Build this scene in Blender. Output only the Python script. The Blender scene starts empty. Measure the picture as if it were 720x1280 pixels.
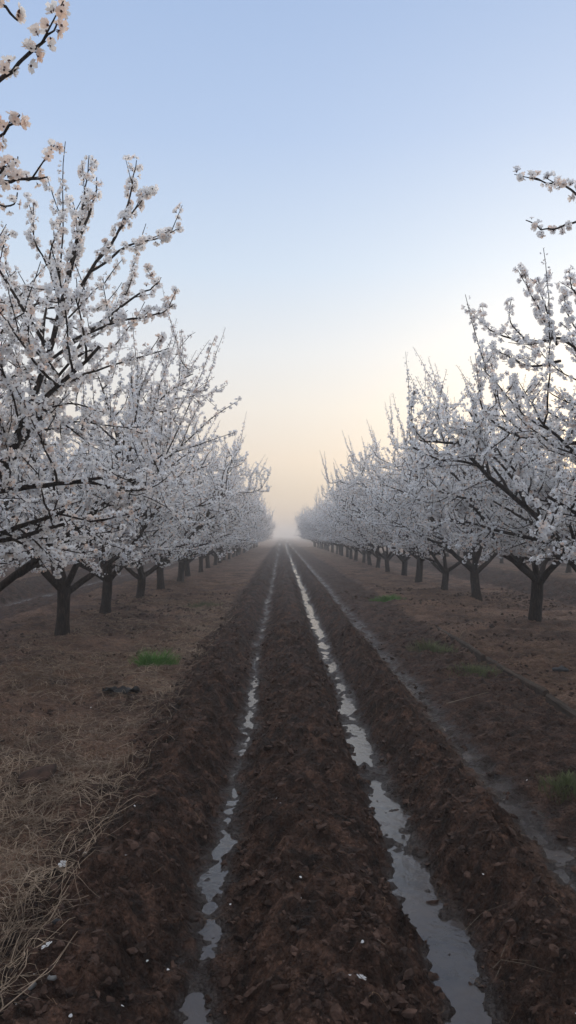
import bpy, math, random
import numpy as np
from mathutils import Vector, Matrix

R = math.radians
sc = bpy.context.scene
C = sc.collection
F = 924.0            # focal length in pixels of the 720x1280 photograph
CAMZ = 1.5

# ------------------------------------------------------------------ helpers
def nodes_mat(name):
    m = bpy.data.materials.new(name); m.use_nodes = True
    nt = m.node_tree; nt.nodes.clear()
    out = nt.nodes.new('ShaderNodeOutputMaterial')
    return m, nt, out

def N(nt, typ, **kw):
    n = nt.nodes.new(typ)
    for k, v in kw.items():
        if k.startswith('_'): setattr(n, k[1:], v)
        else: n.inputs[k.replace('__', ' ')].default_value = v
    return n

def ramp(nt, stops, interp='LINEAR'):
    n = nt.nodes.new('ShaderNodeValToRGB'); cr = n.color_ramp; cr.interpolation = interp
    while len(cr.elements) > 1: cr.elements.remove(cr.elements[0])
    cr.elements[0].position = stops[0][0]; cr.elements[0].color = (*stops[0][1], 1)
    for p, c in stops[1:]:
        e = cr.elements.new(p); e.color = (*c, 1)
    return n

def g(v): return (v, v, v)

def mesh_np(name, verts, loops, sizes, mats, parent=None, mat_idx=None, smooth=True, attrs=None, loc=None):
    me = bpy.data.meshes.new(name)
    verts = np.asarray(verts, np.float32); loops = np.asarray(loops, np.int32); sizes = np.asarray(sizes, np.int32)
    me.vertices.add(len(verts)); me.vertices.foreach_set('co', verts.ravel())
    me.loops.add(len(loops)); me.loops.foreach_set('vertex_index', loops)
    me.polygons.add(len(sizes))
    st = np.zeros(len(sizes), np.int32); st[1:] = np.cumsum(sizes)[:-1]
    me.polygons.foreach_set('loop_start', st)
    if mat_idx is not None: me.polygons.foreach_set('material_index', np.asarray(mat_idx, np.int32))
    me.polygons.foreach_set('use_smooth', np.full(len(sizes), smooth, dtype=bool))
    for k, v in (attrs or {}).items():
        a = me.attributes.new(k, 'FLOAT', 'POINT'); a.data.foreach_set('value', np.asarray(v, np.float32))
    me.update(calc_edges=True); me.validate()
    for m in mats: me.materials.append(m)
    o = bpy.data.objects.new(name, me); C.objects.link(o)
    if parent: o.parent = parent
    if loc is not None: o.location = loc
    return o

def tag(o, label=None, cat=None, group=None, kind=None):
    if label: o['label'] = label
    if cat: o['category'] = cat
    if group: o['group'] = group
    if kind: o['kind'] = kind
    return o

def empty(name, loc, rz=0.0):
    o = bpy.data.objects.new(name, None); C.objects.link(o)
    o.location = loc; o.rotation_euler = (0, 0, rz); o.empty_display_size = .2
    return o

# ------------------------------------------------------------------ noise
def _h(ix, iy, s):
    ix = ix.astype(np.uint32); iy = iy.astype(np.uint32)
    h = ix * np.uint32(374761393) + iy * np.uint32(668265263) + np.uint32((s * 2246822519) & 0xffffffff)
    h = (h ^ (h >> np.uint32(13))) * np.uint32(1274126177)
    h = h ^ (h >> np.uint32(16))
    h = h * np.uint32(2654435761); h = h ^ (h >> np.uint32(15))
    return h.astype(np.float64) / 4294967295.0

def vnoise(x, y, s=0):
    x = x + 1000.0; y = y + 1000.0
    ix = np.floor(x); iy = np.floor(y); fx = x - ix; fy = y - iy
    ix = ix.astype(np.int64); iy = iy.astype(np.int64)
    u = fx * fx * fx * (fx * (fx * 6 - 15) + 10); v = fy * fy * fy * (fy * (fy * 6 - 15) + 10)
    a = _h(ix, iy, s); b = _h(ix + 1, iy, s); c = _h(ix, iy + 1, s); d = _h(ix + 1, iy + 1, s)
    return (a * (1 - u) + b * u) * (1 - v) + (c * (1 - u) + d * u) * v - .5

def fbm(x, y, s=0, o=4):
    t = 0; a = 1.0
    for i in range(o):
        t = t + a * vnoise(x, y, s + i * 17); x = x * 2.03 + 3.1; y = y * 2.03 - 1.7; a *= .5
    return t

def domes(x, y, cell, s, rmin=.35, rmax=.75, prob=1.0):
    """clod-like bumps: the highest of random domes, one per cell; unit = cell size"""
    X = x / cell + 2000; Y = y / cell + 2000
    ix = np.floor(X).astype(np.int64); iy = np.floor(Y).astype(np.int64)
    best = np.zeros_like(X)
    for dx in (-1, 0, 1):
        for dy in (-1, 0, 1):
            jx = ix + dx; jy = iy + dy
            px = jx + _h(jx, jy, s); py = jy + _h(jx, jy, s + 5)
            r = rmin + (rmax - rmin) * _h(jx, jy, s + 9) ** 1.5
            on = (_h(jx, jy, s + 13) < prob)
            an = _h(jx, jy, s + 21) * 3.14
            ddx = X - px; ddy = Y - py
            ca = np.cos(an); sa = np.sin(an)
            ex = (ddx * ca + ddy * sa); ey = (-ddx * sa + ddy * ca) * (1 + .5 * _h(jx, jy, s + 31))
            q = 1 - (ex * ex + ey * ey) / (r * r)
            hgt = np.sqrt(np.clip(q, 0, 1)) * r * on
            best = np.maximum(best, hgt)
    return best

# ------------------------------------------------------------------ ground profile
PX = np.array([-3.1, -1.6, -1.30, -1.05, -.86, -.72, -.60, -.48, -.38, -.30, -.20, -.08, .04, .15, .28, .40, .50, .60, .69, .78, .87, .96, 1.06, 1.17, 1.29, 1.42, 1.62, 1.95, 2.28, 2.42, 2.8, 4.1])
PZ = np.array([.05, .03, .02, .04, .11, .175, .190, .10, -.005, -.046, .00, .09, .165, .185, .155, .06, -.055, -.088, -.055, .05, .145, .190, .125, .02, -.038, -.012, .02, .03, .02, .07, .06, .05])
def sstep(a, b, x):
    t = np.clip((x - a) / (b - a), 0, 1); return t * t * (3 - 2 * t)

def fields(x, y):
    xw = np.mod(x + 3.1, 7.2) - 3.1
    own = (np.abs(x - .5) < 3.6).astype(float)
    mx = .045 * vnoise(y / 1.7, x * 0 + 3.3, 3) + .05 * vnoise(y / .55, np.round(xw * 1.1), 4) + .03 * vnoise(y / .21, np.round(xw * 1.3), 6)
    nar = sstep(-1.4, -1.0, xw) * (1 - sstep(1.5, 2.1, xw))
    xs = xw + mx * nar
    base = np.interp(xs, PX, PZ)
    base = base * (own + (1 - own) * .8)
    base = base + .034 * vnoise(y / .8, x * 0 + 7.7, 11) * np.exp(-((xs - 1.29) / .13) ** 2) + .022 * vnoise(y / .6, x * 0 + 2.2, 12) * np.exp(-((xs + .30) / .10) ** 2) + (.030 * vnoise(y / .42, x * 0 + 1.2, 13) + .02 * vnoise(y / 1.6, x * 0 + 5.2, 14)) * np.exp(-((xs - .60) / .12) ** 2)
    tilled = sstep(-1.22, -.92, xw + .22 * vnoise(x * 1.5, y * 1.5, 71)) * (1 - sstep(1.1, 1.3, xw))
    mud = sstep(1.05, 1.3, xw) * (1 - sstep(2.25, 2.42, xw + .1 * vnoise(y * .7, x, 33)))
    furrow = np.exp(-((xs + .30) / .10) ** 2) + np.exp(-((xs - .60) / .12) ** 2) + .8 * np.exp(-((xs - 1.29) / .14) ** 2)
    furrow = np.clip(furrow, 0, 1)
    return xw, xs, base, tilled, mud, furrow, own

left_d = [2.0, 5.0, 7.6, 10.5, 13.4, 16.1, 19.0, 22.2, 25.2]
right_d = [2.9, 6.0, 9.1, 12.05, 16.3, 19.0, 22.0, 25.2]
while left_d[-1] < 92: left_d.append(left_d[-1] + 3.05)
while right_d[-1] < 92: right_d.append(right_d[-1] + 3.05)
def mounds(x, y):
    z = 0
    for x0, ds in ((-3.1, np.array(left_d)), (4.12, np.array(right_d))):
        k = np.clip(np.searchsorted((ds[1:] + ds[:-1]) / 2, y), 0, len(ds) - 1)
        r2 = ((x - x0) / .42) ** 2 + ((y - ds[k]) / .42) ** 2
        z = z + .075 * np.exp(-r2 * (1 + .8 * vnoise(x / .2, y / .2, 610)))
    return z
def height(x, y, fine=True):
    x = np.asarray(x, float); y = np.asarray(y, float)
    xw, xs, base, tilled, mud, furrow, own = fields(x, y)
    rough = tilled * (1 - .86 * furrow)
    z = base + .02 * fbm(x / 1.9, y / 1.9, 40, 3)*(1-furrow) + mounds(x, y)
    z = z + rough * (.075 * fbm(x / .26, y / .26, 50, 4))
    fade = np.clip(1 - (np.abs(y) - 18) / 60, .65, 1) if fine else 0
    if fine:
        z = z + rough * fade * (.20 * .32 * domes(x, y, .32, 700, .25, .6, .45) + .62 * .13 * domes(x, y, .13, 100, .3, .70, .5) + .80 * .062 * domes(x, y, .062, 200, .3, .72, .75) + .75 * .03 * domes(x, y, .03, 300, .35, .8, .8) - .035)
        rm = np.clip(1 - tilled, 0, 1) * (1 - .75 * furrow)
        z = z + rm * fade * (.06 * fbm(x / .5, y / .35, 60, 4) + (.034 + .03 * mud) * fbm(x / .11, y / .09, 66, 3) + .42 * .10 * domes(x, y, .10, 400, .3, .7, .35) + .5 * .045 * domes(x, y, .045, 450, .3, .7, .6) - .012)
        z = z + rm * (1 - mud) * .05 * np.clip(fbm(x / .8, y / .6, 90, 3) - .22, 0, 1) * 2
        z = z + furrow * (.026 * fbm(x / .12, y / .22, 80, 4) + .020 * fbm(x / .035, y / .06, 85, 3) + .035 * domes(x, y, .11, 480, .25, .7, .30) + .45 * .04 * domes(x, y, .04, 520, .3, .8, .5) - .004)
    return z

def gz(x, y): return float(height(np.array([x]), np.array([y]))[0])

def P(px, py, d):
    """world point seen at photograph pixel px,py at distance d along the track"""
    return Vector(((px - 352) / F * d, d, CAMZ + (665 - py) / F * d))

def at(px, py):
    lo = 1.0
    for d in np.arange(1.6, 90, .02):
        p = P(px, py, d)
        if p.z <= np.interp(np.mod(p.x + 3.1, 7.2) - 3.1, PX, PZ) + .012: break
    return Vector((p.x, p.y, gz(p.x, p.y)))

# ------------------------------------------------------------------ materials
def mat_ground():
    m, nt, out = nodes_mat('soil'); L = nt.links.new
    geo = nt.nodes.new('ShaderNodeNewGeometry')
    til = N(nt, 'ShaderNodeAttribute', _attribute_name='tilled'); wet = N(nt, 'ShaderNodeAttribute', _attribute_name='wet'); mud = N(nt, 'ShaderNodeAttribute', _attribute_name='mud')
    n1 = N(nt, 'ShaderNodeTexNoise', Scale=7.0, Detail=9.0, Roughness=.74); L(geo.outputs['Position'], n1.inputs['Vector'])
    n2 = N(nt, 'ShaderNodeTexNoise', Scale=60.0, Detail=6.0, Roughness=.7); L(geo.outputs['Position'], n2.inputs['Vector'])
    n3 = N(nt, 'ShaderNodeTexNoise', Scale=1.1, Detail=5.0, Roughness=.6); L(geo.outputs['Position'], n3.inputs['Vector'])
    # tilled soil: dark chocolate
    rt = ramp(nt, [(.36, (.0085, .0042, .0029)), (.5, (.041, .0205, .0140)), (.64, (.128, .069, .048))])
    L(n1.outputs['Fac'], rt.inputs['Fac'])
    # orchard strip: drier brown with tan litter
    rs = ramp(nt, [(.36, (.036, .019, .013)), (.46, (.105, .058, .040)), (.56, (.205, .120, .082)), (.68, (.33, .205, .14))])
    mixn = N(nt, 'ShaderNodeMix', _data_type='FLOAT'); mixn.inputs[0].default_value = .5
    L(n1.outputs['Fac'], mixn.inputs[2]); L(n3.outputs['Fac'], mixn.inputs[3]); L(mixn.outputs[0], rs.inputs['Fac'])
    # straw fibres in the strip
    mp = N(nt, 'ShaderNodeMapping'); mp.inputs['Scale'].default_value = (14, 60, 14); mp.inputs['Rotation'].default_value = (0, 0, .5)
    L(geo.outputs['Position'], mp.inputs['Vector'])
    wv = N(nt, 'ShaderNodeTexNoise', Scale=1.0, Detail=4.0, Distortion=1.6); L(mp.outputs[0], wv.inputs['Vector'])
    wr = ramp(nt, [(.56, g(0)), (.64, g(1))]); L(wv.outputs['Fac'], wr.inputs['Fac'])
    pr = ramp(nt, [(.46, g(0)), (.6, g(1))]); L(n3.outputs['Fac'], pr.inputs['Fac'])
    mm = N(nt, 'ShaderNodeMath', _operation='MULTIPLY'); L(wr.outputs[0], mm.inputs[0]); L(pr.outputs[0], mm.inputs[1])
    ms = N(nt, 'ShaderNodeMix', _data_type='RGBA'); L(mm.outputs[0], ms.inputs[0]); L(rs.outputs[0], ms.inputs[6]); ms.inputs[7].default_value = (.26, .175, .115, 1)
    # mud between ridges and strip
    rm = ramp(nt, [(.36, (.016, .008, .0055)), (.5, (.056, .029, .0205)), (.66, (.135, .078, .056))]); L(n1.outputs['Fac'], rm.inputs['Fac'])
    mA = N(nt, 'ShaderNodeMix', _data_type='RGBA'); L(mud.outputs['Fac'], mA.inputs[0]); L(ms.outputs[2], mA.inputs[6]); L(rm.outputs[0], mA.inputs[7])
    mB = N(nt, 'ShaderNodeMix', _data_type='RGBA'); L(til.outputs['Fac'], mB.inputs[0]); L(mA.outputs[2], mB.inputs[6]); L(rt.outputs[0], mB.inputs[7])
    # fine speckle
    r2 = ramp(nt, [(.32, g(.45)), (.52, g(1.0)), (.7, g(1.8))]); L(n2.outputs['Fac'], r2.inputs['Fac'])
    mC = N(nt, 'ShaderNodeMix', _data_type='RGBA', _blend_type='MULTIPLY'); mC.inputs[0].default_value = 1; L(mB.outputs[2], mC.inputs[6]); L(r2.outputs[0], mC.inputs[7])
    # wet silt in furrow bottoms is greyer
    mD = N(nt, 'ShaderNodeMix', _data_type='RGBA'); L(wet.outputs['Fac'], mD.inputs[0]); L(mC.outputs[2], mD.inputs[6]); mD.inputs[7].default_value = (.036, .024, .020, 1)
    bs = N(nt, 'ShaderNodeBsdfPrincipled'); L(mD.outputs[2], bs.inputs['Base Color'])
    rr = N(nt, 'ShaderNodeMapRange'); L(wet.outputs['Fac'], rr.inputs[0]); rr.inputs[3].default_value = .66; rr.inputs[4].default_value = .30
    rn = N(nt, 'ShaderNodeMath', _operation='MULTIPLY_ADD'); L(n1.outputs['Fac'], rn.inputs[0]); rn.inputs[1].default_value = .30; L(rr.outputs[0], rn.inputs[2])
    sb = N(nt, 'ShaderNodeMath', _operation='SUBTRACT', _use_clamp=True); L(rn.outputs[0], sb.inputs[0]); sb.inputs[1].default_value = .14
    L(sb.outputs[0], bs.inputs['Roughness']); sl = N(nt, 'ShaderNodeMapRange'); L(wet.outputs['Fac'], sl.inputs[0]); sl.inputs[3].default_value = .18; sl.inputs[4].default_value = .5; L(sl.outputs[0], bs.inputs['Specular IOR Level'])
    b1 = N(nt, 'ShaderNodeBump', Strength=.8, Distance=.02); L(n2.outputs['Fac'], b1.inputs['Height'])
    n4 = N(nt, 'ShaderNodeTexNoise', Scale=22.0, Detail=6.0, Roughness=.7); L(geo.outputs['Position'], n4.inputs['Vector'])
    b2 = N(nt, 'ShaderNodeBump', Strength=.7, Distance=.035); L(n4.outputs['Fac'], b2.inputs['Height']); L(b1.outputs[0], b2.inputs['Normal'])
    
    wob = N(nt, 'ShaderNodeVectorMath', _operation='SCALE'); L(n4.outputs['Color'], wob.inputs[0]); wob.inputs['Scale'].default_value = .03
    wa = N(nt, 'ShaderNodeVectorMath', _operation='ADD'); L(geo.outputs['Position'], wa.inputs[0]); L(wob.outputs[0], wa.inputs[1])
    last = b2
    for sc_, dist, st in ((30.0, .022, .9), (75.0, .010, .8)):
        vo = N(nt, 'ShaderNodeTexVoronoi', Scale=sc_, _feature='F1'); L(wa.outputs[0], vo.inputs['Vector'])
        pw = N(nt, 'ShaderNodeMath', _operation='POWER', _use_clamp=True); L(vo.outputs['Distance'], pw.inputs[0]); pw.inputs[1].default_value = 2
        iv = N(nt, 'ShaderNodeMath', _operation='SUBTRACT'); iv.inputs[0].default_value = 1; L(pw.outputs[0], iv.inputs[1])
        bb = N(nt, 'ShaderNodeBump', Strength=st, Distance=dist); L(iv.outputs[0], bb.inputs['Height']); L(last.outputs[0], bb.inputs['Normal']); last = bb
    L(last.outputs[0], bs.inputs['Normal']); L(bs.outputs[0], out.inputs['Surface'])
    return m

def mat_noise(name, c0, c1, scale=20, rough=.8, bump=.4, dist=.01, stretch=(1, 1, 1), spec=.3, coord='Object'):
    m, nt, out = nodes_mat(name); L = nt.links.new
    tc = nt.nodes.new('ShaderNodeTexCoord'); mp = N(nt, 'ShaderNodeMapping'); mp.inputs['Scale'].default_value = stretch
    L(tc.outputs[coord], mp.inputs['Vector'])
    n = N(nt, 'ShaderNodeTexNoise', Scale=scale, Detail=7.0, Roughness=.65); L(mp.outputs[0], n.inputs['Vector'])
    r = ramp(nt, [(.32, c0), (.7, c1)]); L(n.outputs['Fac'], r.inputs['Fac'])
    bs = N(nt, 'ShaderNodeBsdfPrincipled', Roughness=rough); bs.inputs['Specular IOR Level'].default_value = spec
    L(r.outputs[0], bs.inputs['Base Color'])
    b = N(nt, 'ShaderNodeBump', Strength=bump, Distance=dist); L(n.outputs['Fac'], b.inputs['Height']); L(b.outputs[0], bs.inputs['Normal'])
    L(bs.outputs[0], out.inputs['Surface'])
    return m

def mat_water():
    m, nt, out = nodes_mat('muddy_water'); L = nt.links.new
    geo = nt.nodes.new('ShaderNodeNewGeometry')
    n = N(nt, 'ShaderNodeTexNoise', Scale=16.0, Detail=5.0, Roughness=.6); L(geo.outputs['Position'], n.inputs['Vector'])
    n2 = N(nt, 'ShaderNodeTexNoise', Scale=5.0, Detail=6.0); L(geo.outputs['Position'], n2.inputs['Vector'])
    r = ramp(nt, [(.35, (.030, .024, .022)), (.65, (.065, .052, .047))]); L(n2.outputs['Fac'], r.inputs['Fac'])
    rr = ramp(nt, [(.42, g(.03)), (.58, g(.16)), (.72, g(.38))]); L(n2.outputs['Fac'], rr.inputs['Fac'])
    bs = N(nt, 'ShaderNodeBsdfPrincipled', IOR=1.40); L(r.outputs[0], bs.inputs['Base Color']); L(rr.outputs[0], bs.inputs['Roughness'])
    bs.inputs['Specular IOR Level'].default_value = .6
    b = N(nt, 'ShaderNodeBump', Strength=.30, Distance=.01); L(n.outputs['Fac'], b.inputs['Height']); L(b.outputs[0], bs.inputs['Normal'])
    L(bs.outputs[0], out.inputs['Surface'])
    return m

def mat_bark():
    m, nt, out = nodes_mat('bark'); L = nt.links.new
    tc = nt.nodes.new('ShaderNodeTexCoord'); mp = N(nt, 'ShaderNodeMapping'); mp.inputs['Scale'].default_value = (1, 1, .22)
    L(tc.outputs['Object'], mp.inputs['Vector'])
    n = N(nt, 'ShaderNodeTexNoise', Scale=42.0, Detail=8.0, Roughness=.7, Distortion=.4); L(mp.outputs[0], n.inputs['Vector'])
    vo = N(nt, 'ShaderNodeTexVoronoi', Scale=38.0, _feature='DISTANCE_TO_EDGE'); L(mp.outputs[0], vo.inputs['Vector'])
    r = ramp(nt, [(.36, (.006, .0034, .0038)), (.52, (.022, .0145, .012)), (.66, (.075, .052, .042))]); L(n.outputs['Fac'], r.inputs['Fac'])
    bs = N(nt, 'ShaderNodeBsdfPrincipled', Roughness=.85); bs.inputs['Specular IOR Level'].default_value = .2
    L(r.outputs[0], bs.inputs['Base Color'])
    b0 = N(nt, 'ShaderNodeBump', Strength=.6, Distance=.02); L(vo.outputs['Distance'], b0.inputs['Height'])
    b = N(nt, 'ShaderNodeBump', Strength=.9, Distance=.02); L(n.outputs['Fac'], b.inputs['Height']); L(b0.outputs[0], b.inputs['Normal'])
    L(b.outputs[0], bs.inputs['Normal']); L(bs.outputs[0], out.inputs['Surface'])
    return m

def mat_petal():
    m, nt, out = nodes_mat('petal'); L = nt.links.new
    rad = N(nt, 'ShaderNodeAttribute', _attribute_name='rad'); tint = N(nt, 'ShaderNodeAttribute', _attribute_name='tint')
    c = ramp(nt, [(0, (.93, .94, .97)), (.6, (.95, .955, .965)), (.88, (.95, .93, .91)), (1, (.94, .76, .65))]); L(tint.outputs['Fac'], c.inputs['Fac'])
    rr = ramp(nt, [(.02, g(1)), (.20, g(0))]); L(rad.outputs['Fac'], rr.inputs['Fac'])
    mx = N(nt, 'ShaderNodeMix', _data_type='RGBA'); L(rr.outputs[0], mx.inputs[0]); L(c.outputs[0], mx.inputs[6]); mx.inputs[7].default_value = (.42, .20, .19, 1)
    df = N(nt, 'ShaderNodeBsdfDiffuse'); tr = N(nt, 'ShaderNodeBsdfTranslucent')
    L(mx.outputs[2], df.inputs['Color']); L(mx.outputs[2], tr.inputs['Color'])
    ms = N(nt, 'ShaderNodeMixShader', Fac=.5); L(df.outputs[0], ms.inputs[1]); L(tr.outputs[0], ms.inputs[2])
    L(ms.outputs[0], out.inputs['Surface'])
    return m

M_soil = mat_ground(); M_water = mat_water(); M_bark = mat_bark(); M_petal = mat_petal()
M_calyx = mat_noise('calyx', (.06, .022, .018), (.13, .05, .035), 60, .7, 0)
M_clod = mat_noise('clod', (.012, .0065, .0047), (.100, .056, .041), 11, .8, .8, .01, coord='Object', spec=.25)
M_straw = mat_noise('straw', (.10, .066, .046), (.54, .41, .295), 5, .65, .0, spec=.3)
M_litter = mat_noise('litter', (.08, .042, .027), (.36, .235, .15), 5, .75, .0, spec=.2)
M_grass = mat_noise('grass_blade', (.055, .15, .02), (.13, .30, .05), 9, .6, 0)
M_weed = mat_noise('weed_blade', (.07, .09, .035), (.17, .20, .08), 9, .7, 0)
M_stone = mat_noise('stone', (.10, .10, .10), (.24, .23, .22), 18, .7, .4)
M_darkstone = mat_noise('dark_stone', (.03, .03, .034), (.07, .07, .075), 18, .55, .4)
M_wood = mat_noise('old_wood', (.018, .012, .0095), (.085, .058, .042), 30, .85, .8, .01, (1, .06, 1))
M_twig = mat_noise('dry_twig_bark', (.12, .09, .07), (.30, .24, .18), 20, .8, .2)
M_black = mat_noise('black_plastic', (.004, .004, .005), (.010, .010, .011), 12, .45, .3)

# ------------------------------------------------------------------ ground sheet
def build_ground():
    ys = [-3.0]
    while ys[-1] < 700:
        y = ys[-1]; dy = .0115 if y < 3.0 else .0115 + (y - 3.0) * .0046
        if y > 70: dy *= 1 + (y - 70) * .06
        if y < 1.2: dy = .06
        ys.append(y + dy)
    ys = np.array(ys)
    xs = [0.0]
    while xs[-1] < 1.0:                   # unit columns, widened with distance
        u = xs[-1]; xs.append(u + .0034 if u < .52 else u + .0034 * (1 + (u - .52) * 60))
    xs = np.array(xs); xs = np.concatenate([-xs[:0:-1], xs])
    W = 2.9 + .78 * np.clip(ys, 1.0, 700)
    # inner columns cover the view; outer ones run on to the horizon
    side = np.array([1.25, 1.7, 2.6, 5, 12, 40]); 
    allu = np.concatenate([-side[::-1], xs, side])
    X = .35 + allu[None, :] * W[:, None]; X = np.clip(X, -700, 700)
    # keep clipped columns distinct
    X = X + allu[None, :] * 1e-3
    Y = np.repeat(ys[:, None], X.shape[1], 1)
    Z = height(X, Y)
    xw, xsn, base, tilled, mud, furrow, own = fields(X, Y)
    lvl = np.where(xsn < .15, -.040, np.where(xsn < .95, -.050, -.026))
    wet = np.exp(-np.clip(Z - lvl, 0, 1) / .011) * np.clip(furrow * 1.6, 0, 1)
    wet = np.clip(wet, 0, 1)
    nr, nc = X.shape
    V = np.stack([X, Y, Z], -1).reshape(-1, 3)
    i = np.arange(nr - 1)[:, None] * nc + np.arange(nc - 1)[None, :]
    Q = np.stack([i, i + 1, i + nc + 1, i + nc], -1).reshape(-1)
    print('ground', nr, nc)
    o = mesh_np('ground', V, Q, np.full((nr - 1) * (nc - 1), 4), [M_soil], attrs={'tilled': tilled.ravel(), 'wet': wet.ravel(), 'mud': mud.ravel()})
    tag(o, 'dark wet ploughed soil with long ridges and dry orchard strips', 'ground', kind='structure')
build_ground()

def water_strip(x0, z, w, y0, y1, label):
    n = 60; ys = np.linspace(y0, y1, n)
    V = []; 
    for y in ys: V += [(x0 - w, y, z), (x0 + w, y, z)]
    q = []
    for i in range(n - 1): q += [2 * i, 2 * i + 1, 2 * i + 3, 2 * i + 2]
    o = mesh_np('water', V, q, [4] * (n - 1), [M_water]); tag(o, label, 'water', kind='structure')
water_strip(-.30, -.0475, .13, -2.5, 120, 'thin muddy trickle in the furrow beside the straw margin')
water_strip(.60, -.068, .15, -2.5, 120, 'long bright puddle filling the widest muddy furrow')
water_strip(1.29, -.0415, .16, -2.5, 120, 'broken shallow puddles in the furrow beside the timber edging')
for k, nm in ((1, 'next alley behind the trees'),):
    water_strip(.60 + 7.2 * k, -.030, .20, 6, 90, 'pale water lying in the furrow of the ' + nm)

# ------------------------------------------------------------------ trees
class Tree:
    def __init__(s, seed, size=1.0, reach=2.6, dens=1.0, hero=False):
        s.r = random.Random(seed); s.np = np.random.RandomState(seed)
        s.tubes = []; s.bl = []; s.reach = reach; s.dens = dens; s.hero = hero; s.size = size; s.warm = {101: .85, 102: .25}.get(seed, 0); s.shoots = s.r.randint(24, 34)  # warm sunlight on the two nearest straw-side trees, put into their petal tint
    def rv(s, a=1.0): return Vector((s.r.gauss(0, 1), s.r.gauss(0, 1), s.r.gauss(0, 1))) * a
    def path(s, p, d, length, n, wander, up=0.0, out=0.0, zmin=1.5):
        pts = [p.copy()]; d = d.normalized(); st = length / n
        for i in range(n):
            d = d + s.rv(wander); d.z += up
            h = Vector((p.x, p.y, 0)); rad = math.hypot(pts[-1].x, pts[-1].y)
            if rad > .1: d += Vector((pts[-1].x, pts[-1].y, 0)) / rad * out
            if rad > s.reach * .8:            # turn up at the rim of the crown
                k = (rad - s.reach * .8) / (s.reach * .35)
                o = Vector((pts[-1].x, pts[-1].y, 0)) / rad
                dd = d.dot(o)
                if dd > 0: d -= o * dd * min(.85, k)
                d.z += .12
            if pts[-1].z < zmin and d.z < .1: d.z += .35
            if pts[-1].z > 3.75: d.z -= .12
            d.normalize(); pts.append(pts[-1] + d * st)
        return pts
    def tube(s, pts, r0, r1, sides, flare=0, knob=0.0):
        s.tubes.append((pts, r0, r1, sides, flare, knob))
    def blossoms(s, pts, step, smax, t0=0.0, t1=1.0, budtip=False, off=.017):
        seg = [(pts[i + 1] - pts[i]).length for i in range(len(pts) - 1)]
        tot = sum(seg); 
        if tot < 1e-4: return
        t = t0 * tot + s.r.random() * step
        while t < t1 * tot:
            a = t; i = 0
            while i < len(seg) - 1 and a > seg[i]: a -= seg[i]; i += 1
            p = pts[i].lerp(pts[i + 1], a / seg[i]); ax = (pts[i + 1] - pts[i]).normalized()
            f = t / tot
            k = s.r.choice((1, 2, 3, 4, 5)) if not (budtip and f > .72) else s.r.choice((1, 2, 2))
            side0 = s.rv(); side0 -= ax * side0.dot(ax); side0.normalize(); p = p + side0 * off * .5
            for _ in range(k):
                n = s.rv(.75) + side0; n -= ax * n.dot(ax) * .7
                if n.length < 1e-3: continue
                n.normalize(); n = (n + Vector((0, 0, .12)) + ax * .25).normalized()
                sz = smax * s.r.uniform(.72, 1.12); cup = s.r.uniform(.15, .75)
                if budtip and f > .45:
                    q = (f - .45) / .55; sz *= 1 - .55 * q; cup = .5 + .7 * q
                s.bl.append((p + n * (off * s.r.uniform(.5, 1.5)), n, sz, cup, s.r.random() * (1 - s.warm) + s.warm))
            t += step * s.r.uniform(.5, 1.5) / s.dens
    def grow(s):
        r = s.r
        hf = r.uniform(.62, .80)
        lean = Vector((r.uniform(-.05, .05), r.uniform(-.05, .05), 0))
        tp = [Vector((0, 0, -.12)), Vector((0, 0, 0)), Vector((0, 0, .06)) + lean * .1, Vector((0, 0, .25 * hf + .05)) + lean * .4, Vector((0, 0, hf * .6)) + lean * .8, Vector((0, 0, hf * .85)) + lean, Vector((0, 0, hf + .02)) + lean]
        R0 = r.uniform(.082, .100)
        s.tube(tp, R0 * 1.05, R0 * 1.02, 16, 1.0, .09)
        fork = tp[-2]
        na = r.choice((3, 4, 4)); a0 = r.uniform(0, 6.28)
        L1 = []
        for i in range(na):
            az = a0 + i * 2 * math.pi / na + r.uniform(-.3, .3)
            inc = R(r.uniform(45, 61))
            d = Vector((math.cos(az) * math.sin(inc), math.sin(az) * math.sin(inc), math.cos(inc)))
            ln = r.uniform(2.4, 2.95)
            pts = s.path(fork + Vector((0, 0, r.uniform(-.06, .05))), d, ln, 14, .085, .03, 0, .3)
            rr = R0 * r.uniform(.55, .68); s.tube(pts, rr, rr * .38, 10, 0, .10); L1.append((pts, rr, ln))
        # central leader
        if r.random() < .75:
            d = Vector((r.uniform(-.25, .25), r.uniform(-.25, .25), 1)); ln = r.uniform(1.5, 2.1)
            pts = s.path(fork, d, ln, 12, .10, .02, 0, .3); rr = R0 * .6
            s.tube(pts, rr, rr * .35, 10, 0, .10); L1.append((pts, rr, ln))
        L2 = []
        for pts, rr, ln in L1:
            n2 = r.randint(9, 10)
            for j in range(n2):
                f = .22 + .78 * j / (n2 - 1) if j < n2 - 1 else .99
                f = min(.99, f + r.uniform(-.05, .05)); q = f * (len(pts) - 1); i = min(int(q), len(pts) - 2)
                p = pts[i].lerp(pts[i + 1], q - i); ax = (pts[i + 1] - pts[i]).normalized()
                side = s.rv(); side -= ax * side.dot(ax); side.normalize()
                d = ax * r.uniform(.35, .9) + side * r.uniform(.6, 1.1) + Vector((0, 0, r.uniform(-.05, .45)))
                l2 = r.uniform(.9, 1.5) * (1.1 - .3 * f)
                ps = s.path(p, d, l2, 10, .11, .02, .04); r2 = rr * (1 - .6 * f) * r.uniform(.45, .65) + .006
                s.tube(ps, r2, max(.005, r2 * .35), 6, 0, .06); L2.append((ps, r2, l2))
            L2.append((pts[8:], rr * .4, 0))
        L3 = []
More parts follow.
